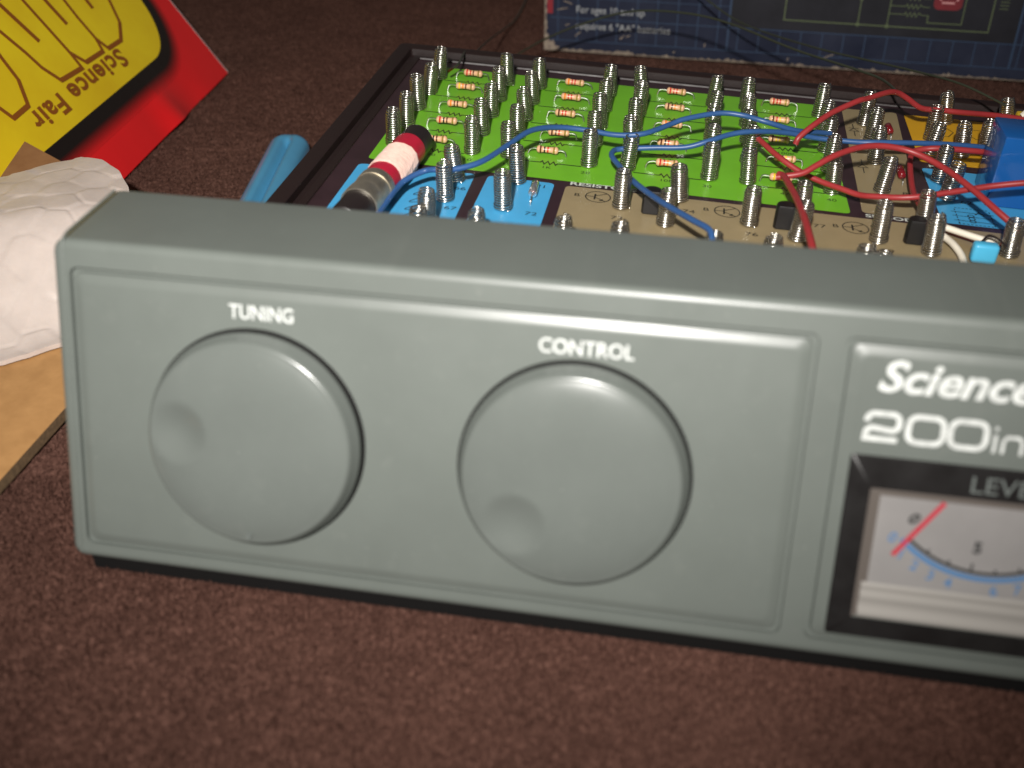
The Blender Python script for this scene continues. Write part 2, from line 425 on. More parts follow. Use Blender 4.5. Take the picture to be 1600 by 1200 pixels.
ribbon(mb, [(151.55, 20.2), (151.55, 23.4)], .55, Pv, FW + .03); ribbon(mb, [(151.55, 24.2), (151.55, 24.75)], .55, Pv, FW + .03)
ribbon(mb, [(152.9, 20.2), (152.9, 22.4), (153.5, 23.15), (155.3, 23.15), (155.9, 22.4), (155.9, 20.2)], .55, Pv, FW + .03)
text(mb, '1', 6.6, 158.5, 20.2, Pv, FW + .03, bold=.1)
mb.build('lettering', M['ink'], CON, smooth=0)

# knobs
def knob(cu, cv, ang, rd):
    R0, R1, D = 21.0, 19.95, 5.7
    c = np.array(Pv(cu, cv, FW)); mb = MB()
    seg = 128
    DM = lambda r: D - 1.5 * (r / R1) ** 5
    prof = [(R0 - 2.5, .75), (R0 - .25, .75), (R0, 1.0), (R0 - .2, 2.0)]
    for k in range(9):
        a = math.radians(90 * k / 8); prof.append((R1 - 1.1 + 1.1 * math.cos(a), DM(R1 - 1.1) - 1.1 + 1.1 * math.sin(a)))
    top = len(prof)
    for r in np.linspace(R1 - 1.45, .4, 54): prof.append((r, DM(r)))
    a = np.linspace(0, 2 * math.pi, seg, endpoint=False)
    dx, dy = rd * math.cos(ang), rd * math.sin(ang); V = []
    for i, (r, h) in enumerate(prof):
        for t in a:
            x, y = r * math.cos(t), r * math.sin(t); hh = h
            if i >= top:
                q = math.hypot(x - dx, y - dy) / 6.2
                if q < 1: hh -= 1.35 * (1 - q * q) ** 1.4
            V.append(c + x * PU + y * PVv + hh * PN)
    F = []
    for i in range(len(prof) - 1):
        for k in range(seg):
            k2 = (k + 1) % seg; F.append([i * seg + k, i * seg + k2, (i + 1) * seg + k2, (i + 1) * seg + k])
    F.append([(len(prof) - 1) * seg + k for k in range(seg)])
    mb.add(V, F)
    kb = mb.build('knob', M['knob'], KIT, origin=c, smooth=60)
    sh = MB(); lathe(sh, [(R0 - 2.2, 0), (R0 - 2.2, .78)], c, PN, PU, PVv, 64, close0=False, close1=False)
    lathe(sh, [(R0 - 2.2, .05), (R0 + .45, .05)], c, PN, PU, PVv, 96, close0=False, close1=False)  # flat black ring painting the shadow line round the knob
    sh.build('shaft_and_gap_shade', M['gap'], kb)
    return kb
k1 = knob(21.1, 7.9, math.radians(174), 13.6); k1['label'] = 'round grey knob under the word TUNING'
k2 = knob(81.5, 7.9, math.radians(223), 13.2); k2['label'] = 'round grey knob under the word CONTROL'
mb = MB()
kc = lambda u, v, w: Pv(21.7 + u, -9.0 + v, FW + 5.3 + w)
text(mb, 'v', 3.0, -.9, -1.6, kc, .03, bold=.02); mb.build('scuff', M['ink_dim'], k1, smooth=0)

# level meter
def meter():
    ox0, ox1, oy0, oy1 = 128.9, 181.5, -16.6, 17.6
    ix0, ix1, iy0, iy1 = 132.9, 177.5, -13.1, 11.9
    mb = MB(); w0 = FW; w1 = FW + .55; n = 4
    prof = [(rrect(ox0, ox1, oy0, oy1, .6, n), w0), (rrect(ox0, ox1, oy0, oy1, .6, n), w1 - .2), (rrect(ox0 + .2, ox1 - .2, oy0 + .2, oy1 - .2, .6, n), w1),
            (rrect(ix0, ix1, iy0, iy1, .4, n), w1), (rrect(ix0 + .1, ix1 - .1, iy0 + .1, iy1 - .1, .4, n), w1 - .3), (rrect(ix0 + .1, ix1 - .1, iy0 + .1, iy1 - .1, .4, n), FW - .45)]
    N = len(prof[0][0]); V = [Pv(p[0], p[1], w) for L, w in prof for p in L]; F = []
    for i in range(len(prof) - 1):
        for k in range(N):
            k2 = (k + 1) % N; F.append([i * N + k, i * N + k2, (i + 1) * N + k2, (i + 1) * N + k])
    mb.add(V, F)
    bez = mb.build('meter', M['black'], KIT, origin=Pv(155, 0, FW))
    t = MB(); text(t, 'LEVEL', 4.3, 148.7, 12.95, Pv, w1 + .03, bold=.0, sx=1.12); t.build('lettering', M['ink_dim'], bez, smooth=0)
    # raised box over the opening, set just proud of the plate: dial at the bottom, stepped clear lower moulding
    d = MB(); zf = FW + .06
    sheet(d, [(ix0, -6.3), (ix1, -6.3), (ix1, iy1), (ix0, iy1)], Pv, zf)
    d.build('dial', M['dial'], bez, smooth=0)
    wl = MB()
    sheet(wl, [(ix0 + .05, iy0), (ix0 + 1.9, iy0 + 1.2), (ix0 + 1.9, iy1 - 1.3), (ix0 + .05, iy1)], Pv, zf + .06)
    sheet(wl, [(ix0 + 1.9, iy1 - 1.3), (ix1, iy1 - 1.3), (ix1, iy1), (ix0 + .05, iy1)], Pv, zf + .06)
    wl.build('dial_wall_shade', [M['dialshade']], bez, smooth=0)  # flat dark strips, the window's recess shadow is put into their colour
    st = MB()
    y = iy0 + .25
    prof = [(y, .1), (y + .3, .55), (y + 1.1, .62), (y + 1.7, .30), (y + 2.5, .16), (y + 3.3, .22), (y + 3.9, .50), (y + 4.5, .52), (y + 5.0, .28), (y + 5.7, .25), (y + 6.1, .46), (y + 6.5, .46), (y + 6.9, .12)]
    V = []
    for yy, hh in prof: V += [Pv(ix0 + 1.0, yy, FW + hh), Pv(ix1, yy, FW + hh)]
    st.add(V, [[2 * i, 2 * i + 1, 2 * i + 3, 2 * i + 2] for i in range(len(prof) - 1)])
    st.build('lower_moulding', M['silver'], bez, smooth=80)
    # scale
    cu, cv, R = 153.6, 17.6, 19.4
    arc = lambda r, a0, a1, n=40: [(cu + r * math.cos(math.radians(a)), cv + r * math.sin(math.radians(a))) for a in np.linspace(a0, a1, n)]
    s = MB(); ribbon(s, arc(R, 228, 312), .62, Pv, zf + .05)
    for a, L in ((228, 2.0), (240, .9), (252, .9), (264, 1.6), (276, .9), (288, .9), (300, 1.6)):
        ribbon(s, [(cu + r * math.cos(math.radians(a)), cv + r * math.sin(math.radians(a))) for r in (R, R - L)], .4, Pv, zf + .052)
    s.build('scale_arc', M['dialink'], bez, smooth=0)
    for ch, nx, ny, rr in (('0', 140.3, 6.2, -.75), ('5', 152.0, 1.9, -.05), ('10', 166.6, 6.0, .7)):
        s = MB(); text(s, ch, 2.9, nx, ny, Pv, zf + .05, 'CENTER', bold=.12, rot=rr); s.build('number', M['dialink'], bez, smooth=0)
    s = MB(); ribbon(s, arc(R + 1.05, 226, 314), .95, Pv, zf + .05)
    for a, ch in ((222, '0'), (231, '1'), (239, '2'), (247.5, '3'), (256, '4'), (276, '6'), (286, '7'), (296, '8')):
        r = R + 3.1 if a > 223 else R + 2.2
        text(s, ch, 2.7, cu + r * math.cos(math.radians(a)), cv + r * math.sin(math.radians(a)) - .9, Pv, zf + .05, 'CENTER', bold=.05, rot=math.radians(a - 270) * .5)
    s.build('scale', M['dialblue'], bez, smooth=0)
    nd = MB()
    a = np.array([138.3, -.1]); b = np.array([145.4, 10.5]); d_ = (b - a) / np.linalg.norm(b - a); p_ = np.array([-d_[1], d_[0]]) * .40
    for h in (zf + .25,):
        vs = [Pv(*q, h + k) for k in (0, .16) for q in (a - p_, a + p_, b + p_, b - p_)]
        nd.add(vs, [[0, 1, 2, 3][::-1], [4, 5, 6, 7][::-1], [0, 1, 5, 4], [1, 2, 6, 5], [2, 3, 7, 6], [3, 0, 4, 7]])
    nd.build('needle', M['needle'], bez, smooth=0)
meter()

# ------------------------------------------------------------------ base tray and board
BO = np.array([-17.902, 0.0, 15.788])
bx = np.array([1.0, .01199, -.04901]); bx /= np.linalg.norm(bx)
by = np.array([-.01199, 1.0, 0]); by -= bx * (bx @ by); by /= np.linalg.norm(by); bz = np.cross(bx, by)
def Bv(x, y, h): return BO + x * bx + y * by + h * bz
XR = 300.0

def tray():
    mb = MB()
    # cross-sections of the rim from outside to inside: (inset, height); None = down on the carpet
    outer = (11.2, XR, 40.0, 215.5)
    prof = [(0, None), (0, 1.6), (.5, 2.2), (4.6, 2.2), (5.0, 1.9), (5.2, -.2), (6.2, -.9), (6.6, -.9), (7.0, .4), (9.0, .4), (9.4, -.6)]
    rings = []
    for ins, h in prof:
        L = rrect(outer[0] + ins, outer[1] - ins, outer[2] + ins, outer[3] - ins, max(2.5 - ins * .3, .4), 4)
        r = []
        for p in L:
            if h is None:
                q = Bv(p[0], p[1], 0).copy(); q[2] = ZC + .4
            else: q = Bv(p[0], p[1], h)
            r.append(q)
        rings.append(r)
    N = len(rings[0]); V = [p for r in rings for p in r]; F = []
    for i in range(len(rings) - 1):
        for k in range(N):
            k2 = (k + 1) % N; F.append([i * N + k, i * N + k2, (i + 1) * N + k2, (i + 1) * N + k])
    F.append([k for k in range(N)][::-1])
    mb.add(V, F)
    return mb.build('base_tray', M['tray'], KIT, smooth=35)
tray()

mb = MB(); sheet(mb, rrect(20.0, XR - 8.8, 48, 206.9, .5, 3), Bv, -.05)
BOARD = mb.build('circuit_board', M['board'], KIT, smooth=0)

def area(name, mt, pts, r=1.6):
    a, b = np.array(pts[0]), 0
    mb = MB(); P = rpoly(pts, r)
    # drawn counter-clockwise
    s = sum(P[i][0] * P[(i + 1) % len(P)][1] - P[(i + 1) % len(P)][0] * P[i][1] for i in range(len(P)))
    if s < 0: P = P[::-1]
    sheet(mb, P, Bv, .04)
    return mb.build(name, mt, BOARD, smooth=0)
area('green_area', M['green'], [(26.9, 119.9), (158.3, 119.0), (156.0, 200.2), (27.2, 200.2)])
area('blue_area', M['blue'], [(25.7, 70), (25.7, 116.0), (58.0, 117.6), (58.6, 70)])
area('blue_area', M['blue'], [(61.2, 70), (61.6, 117.5), (79.9, 117.1), (79.8, 70)])
area('tan_area', M['tan'], [(83.0, 60), (83.0, 116.6), (225, 117.4), (225, 60)])
area('tan_area', M['tan'], [(161.4, 120.6), (176.6, 120.6), (179.6, 200.4), (162.2, 199.4)])
area('yellow_area', M['yellow'], [(181.6, 160.6), (181.8, 199.6), (226, 199.6), (226, 160.0)])
area('blue_area', M['blue'], [(181.9, 120.0), (181.4, 156.2), (226, 155.0), (226, 120.0)])

GX = [31.3, 54.1, 64.7, 87.5, 98.1, 120.9, 131.5, 154.3]
def zig(mb, x0, x1, y, xa, n=3, amp=1.1, pitch=1.6, w=.50):
    P = [(x0, y), (xa, y)]; x = xa
    for k in range(n):
        P += [(x + pitch * .25, y + amp), (x + pitch * .75, y - amp)]; x += pitch
    P += [(x, y), (x1, y)]
    ribbon(mb, P, w, Bv, .09)

mb = MB(); nums = MB()
vals = [['470', '330', '220', '150', '100'], ['1K', '820', '680', '560', '500'], ['10K', '4.7K', '3.3K', '2.2K', '1.5K'], ['470K', '220K', '100K', '47K', '22K']]
for c in range(4):
    for j in range(5):
        y = 130.2 + 14.43 * j
        zig(mb, GX[2 * c] + 2, GX[2 * c + 1] - 2, y, GX[2 * c] + 9.3)
        text(nums, vals[c][j], 2.2, (GX[2 * c] + GX[2 * c + 1]) / 2, y - 3.9, Bv, .09, 'CENTER', sx=1.15)
        if j == 0 or True:
            text(nums, str(10 * c + 2 * (5 - j) - 1), 2.3, GX[2 * c] + .2, y - 4.6, Bv, .09, 'CENTER', sx=1.2)
            text(nums, str(10 * c + 2 * (5 - j)), 2.3, GX[2 * c + 1] - .4, y - 4.6, Bv, .09, 'CENTER', sx=1.2)
for s, x, y in (('66', 55.9, 106.4), ('67', 55.9, 94.2), ('71', 76.6, 113.3), ('72', 76.5, 96.3), ('73', 98.2, 99.6), ('74', 116.2, 108.3), ('76', 132.3, 99.2), ('77', 149.6, 108.5), ('79', 165.6, 98.6), ('80', 175.2, 135.0), ('62', 190.3, 133.6)):
    text(nums, s, 2.7, x, y, Bv, .09, 'CENTER', sx=1.25)
mb.build('zigzag_print', M['line'], BOARD, smooth=0)
# transistor symbols
for cx, cy, b in ((92.2, 111.7, 86.6), (126.1, 111.7, 120.6), (158.8, 110.7, 153.7)):
    mb = MB(); ribbon(mb, [(cx + 3.3 * math.cos(t), cy + 3.3 * math.sin(t)) for t in np.linspace(0, 2 * math.pi, 28, endpoint=False)], .30, Bv, .09, closed=True)
    ribbon(mb, [(cx - 3.2, cy), (cx - .8, cy)], .28, Bv, .09); ribbon(mb, [(cx - .8, cy - 1.7), (cx - .8, cy + 1.7)], .45, Bv, .09)
    ribbon(mb, [(cx - .7, cy + .5), (cx + 2.2, cy + 2.4)], .28, Bv, .092); ribbon(mb, [(cx - .7, cy - .5), (cx + 2.2, cy - 2.4)], .28, Bv, .094)
    sheet(mb, [(cx + .4, cy - 2.2), (cx + 1.7, cy - 2.2), (cx + 1.3, cy - 1.1)], Bv, .10)
    mb.build('transistor_symbol', M['line'], BOARD, smooth=0)
    text(nums, 'B', 2.5, b, cy - .9, Bv, .09, 'CENTER', sx=1.2); text(nums, 'C', 2.5, cx + 4.8, cy + 1.2, Bv, .09, 'CENTER', sx=1.2)
# coil symbol in the blue corner
mb = MB(); P = []
for k in range(60):
    t = k / 59; P.append((46.6 + 1.7 * math.cos(-2 * math.pi * 4 * t + math.pi / 2) + .0, 85 + 18 * t + 1.2 * math.sin(2 * math.pi * 4 * t)))
ribbon(mb, P, .3, Bv, .09)
mb.build('coil_symbol', M['line'], BOARD, smooth=0); mb = MB()
# dashed relay symbol
for x0, x1, y in ((186.4, 195.4, 130.4), (186.0, 195.4, 120.6)):
    for k in range(9): ribbon(mb, [(x0 + (x1 - x0) * k / 9, y), (x0 + (x1 - x0) * (k + .6) / 9, y)], .3, Bv, .09)
for x in (186.3, 195.3):
    for k in range(6): ribbon(mb, [(x, 120.7 + 1.6 * k), (x, 121.6 + 1.6 * k)], .3, Bv, .092)
for y in (122.6, 125.4, 127.9): ribbon(mb, [(185.2, y), (196.2, y - .2)], .26, Bv, .094)
for k in range(3): ribbon(mb, [(190.0 + .5 * math.cos(t) * 1.6, 122.6 + 1.6 * k + .8 * math.sin(t)) for t in np.linspace(0, 6.283, 12, endpoint=False)], .3, Bv, .096, closed=True)
ribbon(mb, [(192.3, 129.2), (193.6, 126.6)], .35, Bv, .097); ribbon(mb, [(191.2, 126.9), (192.6, 128.6)], .35, Bv, .098)
mb.build('relay_symbol', M['line'], BOARD, smooth=0)
# yellow area hexagons
for hx, hy in ((191.2, 187.5), (203.6, 187.5)):
    mb = MB(); ribbon(mb, [(hx + 4.2 * math.cos(math.radians(a)), hy + 4.6 * math.sin(math.radians(a))) for a in range(0, 360, 60)], .3, Bv, .09, closed=True); mb.build('hexagon_print', M['line'], BOARD, smooth=0)
mb = MB(); ribbon(mb, [(183, 176), (222, 176)], .26, Bv, .09); mb.build('line_print', M['line'], BOARD, smooth=0)
# diode symbols
for cy in (152.5, 181.0):
    mb = MB(); ribbon(mb, [(164.5, cy + 5), (164.5, cy + 1.4)], .28, Bv, .09); ribbon(mb, [(163, cy + 1.4), (166, cy + 1.4)], .3, Bv, .092)
    ribbon(mb, [(164.5, cy + 1.3), (163.1, cy - 1), (165.9, cy - 1)], .28, Bv, .094, closed=True); ribbon(mb, [(164.5, cy - 1), (164.5, cy - 5)], .28, Bv, .09); mb.build('diode_symbol', M['line'], BOARD, smooth=0)
nums.build('lettering', M['line'], BOARD, smooth=0)
mb = MB()
text(mb, 'RESISTORS', 2.75, 83.8, 117.5, Bv, .09, bold=.06, sx=1.40)
mb.build('lettering', M['wtext'], BOARD, smooth=0); mb = MB()
text(mb, 'SI DIODE', 2.6, 162.0, 118.1, Bv, .09, bold=.06, sx=1.36)
mb.build('lettering', M['wtext'], BOARD, smooth=0); mb = MB()
text(mb, 'METER', 2.5, 183.6, 157.2, Bv, .09, bold=.05, sx=1.12)
mb.build('lettering', M['wtext'], BOARD, smooth=0)

# ---- springs
def spring_mesh():
    H = 10.1; turns = 15; per = 24; n = turns * per
    t = np.linspace(0, 1, n)
    # pitch: tight body, loose last turns
    z = np.where(t < .86, t / .86 * (H - 1.6), (H - 1.6) + ((t - .86) / .14) * 1.6)
    r = np.where(t < .16, 2.36, 2.16)
    r = np.where(t > .86, 2.16 - .42 * ((t - .86) / .14), r)
    a = 2 * math.pi * turns * t
    P = np.stack([r * np.cos(a), r * np.sin(a), z + .25], 1)
    mb = MB(); tube(mb, P, .252, 8)
    o = mb.build('spring_terminal', M['steel'], KIT, origin=(0, 0, 0), smooth=180)
    return o
GRIDDX = [(-.1,.1,-.6,.9,.4),(-.4,-.6,-.4,-.6,-.8),(-.6,-.5,-1.2,-1.1,-.7),(-.5,-.9,-1.,-.4,-.3),(.4,-1.2,-.9,0,-1.6),(-.6,-.4,-.7,.2,0),(-1.3,0,-.6,-.8,-.8),(-1.3,-.4,-.3,.1,-.4)]
SPR = [(GX[i], 131.6 + 14.43 * j, GRIDDX[i][j] + .25, -.5 + .5 * random.uniform(-1, 1)) for i in range(8) for j in range(5)]
SPR += [(53.9, 111.8, -1.4, -.6), (53.6, 99.6, -.3, -.6), (52.8, 82.7, 0, 0), (53.4, 71.9, 0, 0), (69.1, 98.3, -.5, -.5), (70.0, 115.4, -.8, -.3), (66.5, 75.8, 0, 0),
        (87.1, 76.0, 0, 0), (98.7, 107.0, -.2, -.6), (113.4, 115.2, -1.2, -.4), (110.5, 99.9, -.1, -.6), (100.3, 76.1, 0, 0), (131.6, 105.5, -.4, -.5), (144.8, 112.4, -.6, -.8),
        (143.4, 100.0, .4, -.6), (122.0, 76.5, 0, 0), (135.4, 77.7, 0, 0), (163.8, 104.6, -.7, -.6), (176.4, 116.2, -1.2, -.6), (176.1, 100.8, -1.1, -.6), (156.3, 78.9, 0, 0), (160.0, 77.0, 0, 0),
        (168.0, 186.7, -.2, -.9), (168.7, 172.1, -.3, -.8), (168.5, 156.4, -1.2, -.7), (167.9, 135.7, .3, -.7), (194.1, 195.4, -2.0, -.9), (187.3, 179.4, -.6, -.8), (194.5, 168.4, -1.7, -.8),
        (184.9, 147.2, -.5, -.8), (185.1, 135.8, .9, .4), (212.5, 195.7, -2.2, -.8), (195.4, 104.8, -1.1, -.6), (184.6, 165.0, .6, -.3), (201.9, 172.0, -1.2, -.6)]
SP0 = spring_mesh()
for i, (x, y, dx, dy) in enumerate(SPR):
    o = SP0 if i == 0 else SP0.copy()
    if i: COL.objects.link(o); o.parent = KIT
    ax = (bz * 10.1 + bx * dx + by * dy); ax /= np.linalg.norm(ax)
    q = Vector((0, 0, 1)).rotation_difference(Vector(ax)).to_matrix()
    o.location = Vector(Bv(x, y, .05) - POS['electronics_kit']) * MM
    o.rotation_euler = (q @ Matrix.Rotation(random.uniform(0, 6.28), 3, 'Z')).to_euler()
    o.scale = (random.uniform(.90, .97),) * 2 + (random.uniform(.96, 1.05),)

# ---- resistors
BANDS = [[('redb', 'redb', 'brown'), ('yellowb', 'orange', 'brown'), ('orange', 'brown', 'brown'), ('redb', 'blackb', 'brown'), ('brown', 'blackb', 'brown')],
         [('orange', 'redb', 'redb'), ('orange', 'redb', 'redb'), ('brown', 'redb', 'redb'), ('brown', 'brown', 'redb'), ('brown', 'blackb', 'redb')],
         [('redb', 'redb', 'redb'), ('brown', 'brown', 'orange'), ('orange', 'orange', 'orange'), ('brown', 'blackb', 'redb'), ('redb', 'redb', 'orange')],
         [('redb', 'redb', 'redb'), ('brown', 'redb', 'yellowb'), ('brown', 'yellowb', 'yellowb'), ('orange', 'brown', 'yellowb'), ('yellowb', 'brown', 'yellowb')]]
RPOS = [[(42.1, 191.4), (42.2, 178.7), (42.9, 162.9), (42.9, 148.1), (43.2, 133.5)], [(75.7, 193.3), (76.3, 178.7), (76.4, 163.9), (76.5, 148.5), (75.1, 135.3)],
        [(108.9, 194.0), (109.0, 179.7), (108.9, 164.1), (108.5, 149.1), (109.0, 134.1)], [(141.9, 193.5), (141.4, 178.5), (140.8, 161.9), (142.0, 147.5), (140.4, 133.0)]]
for c in range(4):
    for j in range(5):
        x, y = RPOS[c][j]; y += .6; h = 1.75 + random.uniform(-.2, .3); rz = random.uniform(-.07, .05); L = 3.15
        ex = bx * math.cos(rz) + by * math.sin(rz); org = Bv(x, y, h); ey = np.cross(bz, ex)
        b1, b2, b3 = BANDS[c][j]; mats = [M['body'], M[b1], M[b2], M[b3], M['gold']]
        prof = [(.3, -L), (.75, -L + .15), (1.05, -L + .55), (1.08, -L + 1.0), (1.02, -L + 1.05), (1.02, -L + 1.5), (.86, -L + 1.7), (.84, -L + 2.15), (.84, -L + 2.6), (.84, -L + 3.1), (.84, -L + 3.55), (.84, -L + 4.1), (.86, -L + 4.45), (1.02, L - 1.5), (1.04, L - 1.0), (1.08, L - .95), (1.05, L - .55), (.75, L - .15), (.3, L)]
        mi = [0, 0, 0, 1, 1, 0, 0, 2, 0, 3, 0, 0, 0, 4, 4, 0, 0, 0]
        mb = MB(); lathe(mb, prof, org, ex, ey, bz, 14, mi)
        rb = mb.build('resistor', mats, KIT, origin=Bv(x, y, 0), smooth=50)
        for s in (-1, 1):
            sp = random.uniform(2.0, 2.9); dz = random.uniform(-.2, .5)
            P = spline([org + ex * s * (L - .1), org + ex * s * (L + .7) + bz * .15, org + ex * s * (L + sp * .8) + bz * (-.35 + dz * .5), org + ex * s * (L + sp) - bz * (h - .1) - by * .3], 6)
            t = MB(); tube(t, P, .24, 6); t.build('lead', M['tin'], rb)

# ---- aerial coil on its ferrite rod
a0 = Bv(35.6, 70.0, 5.0); a1 = Bv(40.2, 124.8, 5.2); ca = (a1 - a0); LA = np.linalg.norm(ca); ca /= LA
ce1 = np.cross(ca, bz); ce1 /= np.linalg.norm(ce1); ce2 = np.cross(ce1, ca)
mb = MB(); lathe(mb, [(3.9, 0), (4.4, .4), (4.4, LA - .5), (3.9, LA)], a0, ca, ce1, ce2, 40); coil = mb.build('ferrite_rod', M['ferrite'], KIT, origin=a0)
for s0, s1 in ((23.0, 28.0), (40.5, 47.5)):
    mb = MB(); lathe(mb, [(4.42, s0), (4.62, s0 + .1), (4.66, (s0 + s1) / 2), (4.62, s1 - .1), (4.42, s1)], a0, ca, ce1, ce2, 48, close0=False, close1=False); mb.build('red_tape', M['redtape'], coil)
mb = MB(); n = 62; per = 20; t = np.linspace(0, 1, n * 14)
sw = 28.0 + 12.6 * t; rw = 4.66 + .16 * rng.random(len(t)) + .10 * np.sin(sw * 7)
sw = sw + .45 * np.sin(t * n * 6.283 * 2.0 + 1.0)
aa = t * n * 2 * math.pi
P = a0 + sw[:, None] * ca + rw[:, None] * (np.cos(aa)[:, None] * ce1 + np.sin(aa)[:, None] * ce2)
tube(mb, P, .17, 5); lathe(mb, [(4.55, 28), (4.6, 34), (4.55, 40.6)], a0, ca, ce1, ce2, 40, close0=False, close1=False)
mb.build('winding', M['litz'], coil, smooth=60)
for s0, s1, r in ((20.0, 22.8, 4.95), (14.6, 20.0, 4.75), (10.0, 14.6, 4.95)):
    mb = MB(); lathe(mb, [(4.5, s0), (r - .1, s0), (r, s0 + .25), (r, s1 - .25), (r - .1, s1), (4.5, s1)], a0, ca, ce1, ce2, 48, close0=False, close1=False); mb.build('metal_ring', M['bracket'], coil, smooth=30)

# ---- transistors, diodes, capacitor, blue casing
for x, y in ((106.4, 105.6), (140.0, 105.6), (172.3, 105.6)):
    mb = MB(); N = 18; R = 2.45; ring = [(R * math.cos(a), R * math.sin(a)) for a in np.linspace(math.radians(-40), math.radians(220), N)]
    V = [Bv(x + s * p[0], y + s * p[1], h) for h, s in ((.5, 1), (6.3, 1), (6.6, .93)) for p in ring]
    F = [[i * N + k, i * N + (k + 1) % N, (i + 1) * N + (k + 1) % N, (i + 1) * N + k] for i in range(2) for k in range(N)] + [[2 * N + k for k in range(N)], list(range(N))[::-1]]
    mb.add(V, F); tr = mb.build('transistor', M['black'], KIT, origin=Bv(x, y, 0), smooth=35)
    for dx in (-1.2, 0, 1.2):
        t = MB(); tube(t, [Bv(x + dx, y, -.1), Bv(x + dx, y, .8)], .25, 6); t.build('lead', M['tin'], tr)
def diode(p0, p1, r, gm):
    p0, p1 = np.array(p0), np.array(p1); ax = (p1 - p0); L = np.linalg.norm(ax); ax /= L; e1 = np.cross(ax, bz); e1 /= np.linalg.norm(e1); e2 = np.cross(e1, ax)
    mb = MB(); s0, s1 = L * .26, L * .90
    lathe(mb, [(.15, s0), (r * .8, s0 + .15), (r, s0 + .5), (r, s1 - .5), (r * .8, s1 - .15), (.15, s1)], p0, ax, e1, e2, 20)
    d = mb.build('diode', gm or M['glass'], KIT, origin=p0, smooth=50)
    for q0, q1 in ((.42, .56), (.68, .84)):
        t = MB(); lathe(t, [(r * .6, L * q0), (r * .88, L * (q0 + .02)), (r * .88, L * q1), (r * .5, L * (q1 + .01))], p0, ax, e1, e2, 14); t.build('core', M['redglass'], d)
    t = MB(); tube(t, spline([p0 - bz * 1.4 - ax * .6, p0 - bz * .1, p0 + ax * s0], 5), .22, 6); t.build('lead', M['tin'], d)
    t = MB(); tube(t, spline([p0 + ax * s1, p0 + ax * (s1 + .7), p0 + ax * (s1 + 1.1) - bz * 1.4], 5), .22, 6); t.build('lead', M['tin'], d)
diode(Bv(75.5, 103.0, 1.3), Bv(75.2, 114.0, 1.5), 1.15, None)
diode(Bv(175.0, 176.5, 1.3), Bv(174.6, 184.5, 1.7), 1.1, M['redglass'])
diode(Bv(174.3, 142.5, 1.3), Bv(174.3, 151.0, 1.7), 1.1, M['redglass'])
mb = MB(); box(mb, Bv, 184.6, 190.6, 97.0, 100.2, .6, 5.6, .9, 3); cp = mb.build('capacitor', M['cap'], KIT, origin=Bv(187.6, 98, 0), smooth=60)
t = MB(); tube(t, spline([Bv(186.4, 99.4, 5.3), Bv(188.2, 101.2, 6.4), Bv(190.6, 101.6, 5.6), Bv(193.2, 101.6, 4.0)], 8), .32, 7); t.build('lead', M['ferrite'], cp)
mb = MB(); box(mb, Bv, 194.8, 226, 133.6, 149.0, .1, 19.6, .5, 2); mb.build('blue_case', M['bluebox'], KIT, origin=Bv(210, 141, 0), smooth=40, label='glossy blue rectangular casing')
mb = MB(); box(mb, Bv, 213.8, 221, 190, 195, .1, 6.6, .6, 2); mb.build('capacitor', M['yellowb'], KIT, origin=Bv(217, 192, 0), smooth=40, label='small yellow component behind the blue casing')
mb = MB(); tube(mb, spline([Bv(214.2, 189.5, 6.8), Bv(216.5, 189.8, 9.2), Bv(221, 191, 9.8), Bv(226, 193, 9.0)], 6), .9, 8); mb.build('lead', M['wwhite'], KIT, origin=Bv(217, 190, 7))

# ------------------------------------------------------------------ jumper wires plugged into the springs
def wire(name, pts, r, m, label, group, world=False, n=7):
    P = spline([np.array(p, float) if world else Bv(*p) for p in pts], n)
    mb = MB(); tube(mb, P, r, 10)
    return tag(mb.build(name, m, None, origin=P[len(P) // 2], smooth=60), label, 'wire', group)
G1 = 'jumper wires plugged into the spring terminals'
wire('jumper_wire', [(40.4, 72.0, 3), (41.4, 79.2, 4), (42.6, 92.8, 5), (44.4, 97.0, 6), (48.0, 100.6, 7), (51.1, 99.9, 8), (55.1, 101.0, 8), (61.6, 105.4, 9), (66.8, 115.8, 10), (71.6, 125.2, 11), (78.2, 132.1, 10), (86.6, 134.7, 9), (94.2, 133.6, 9), (101.6, 134.1, 10), (108.6, 140.7, 11), (112.4, 143.2, 12), (121.3, 147.6, 13), (127.9, 148.0, 13), (134.8, 146.0, 12.5), (143.5, 148.5, 10), (150.4, 154.2, 8), (154.4, 157.0, 7)],
     .76, M['wblue'], 'longest blue wire, running from the white wound coil across the green resistor rows', G1)
wire('jumper_wire', [(121.4, 71.5, 11), (120.4, 75.2, 12), (116.3, 81.6, 11), (109.0, 93.5, 9), (101.9, 107.2, 7), (96.9, 119.0, 6), (94.2, 125.0, 6), (93.9, 128.6, 6), (95.8, 131.2, 6), (104.6, 132.2, 7), (113.4, 132.6, 8), (119.5, 133.9, 10), (125.2, 137.8, 11), (131.0, 140.2, 11.5), (140.5, 146.0, 10), (150.1, 149.7, 8), (161.0, 149.9, 8), (167.8, 150.3, 8.5), (184.6, 155.2, 8), (201.1, 161.5, 6), (206.4, 163.6, 5)],
     .76, M['wblue'], 'blue wire with a hairpin bend by the word RESIST, ending behind the blue casing', G1)
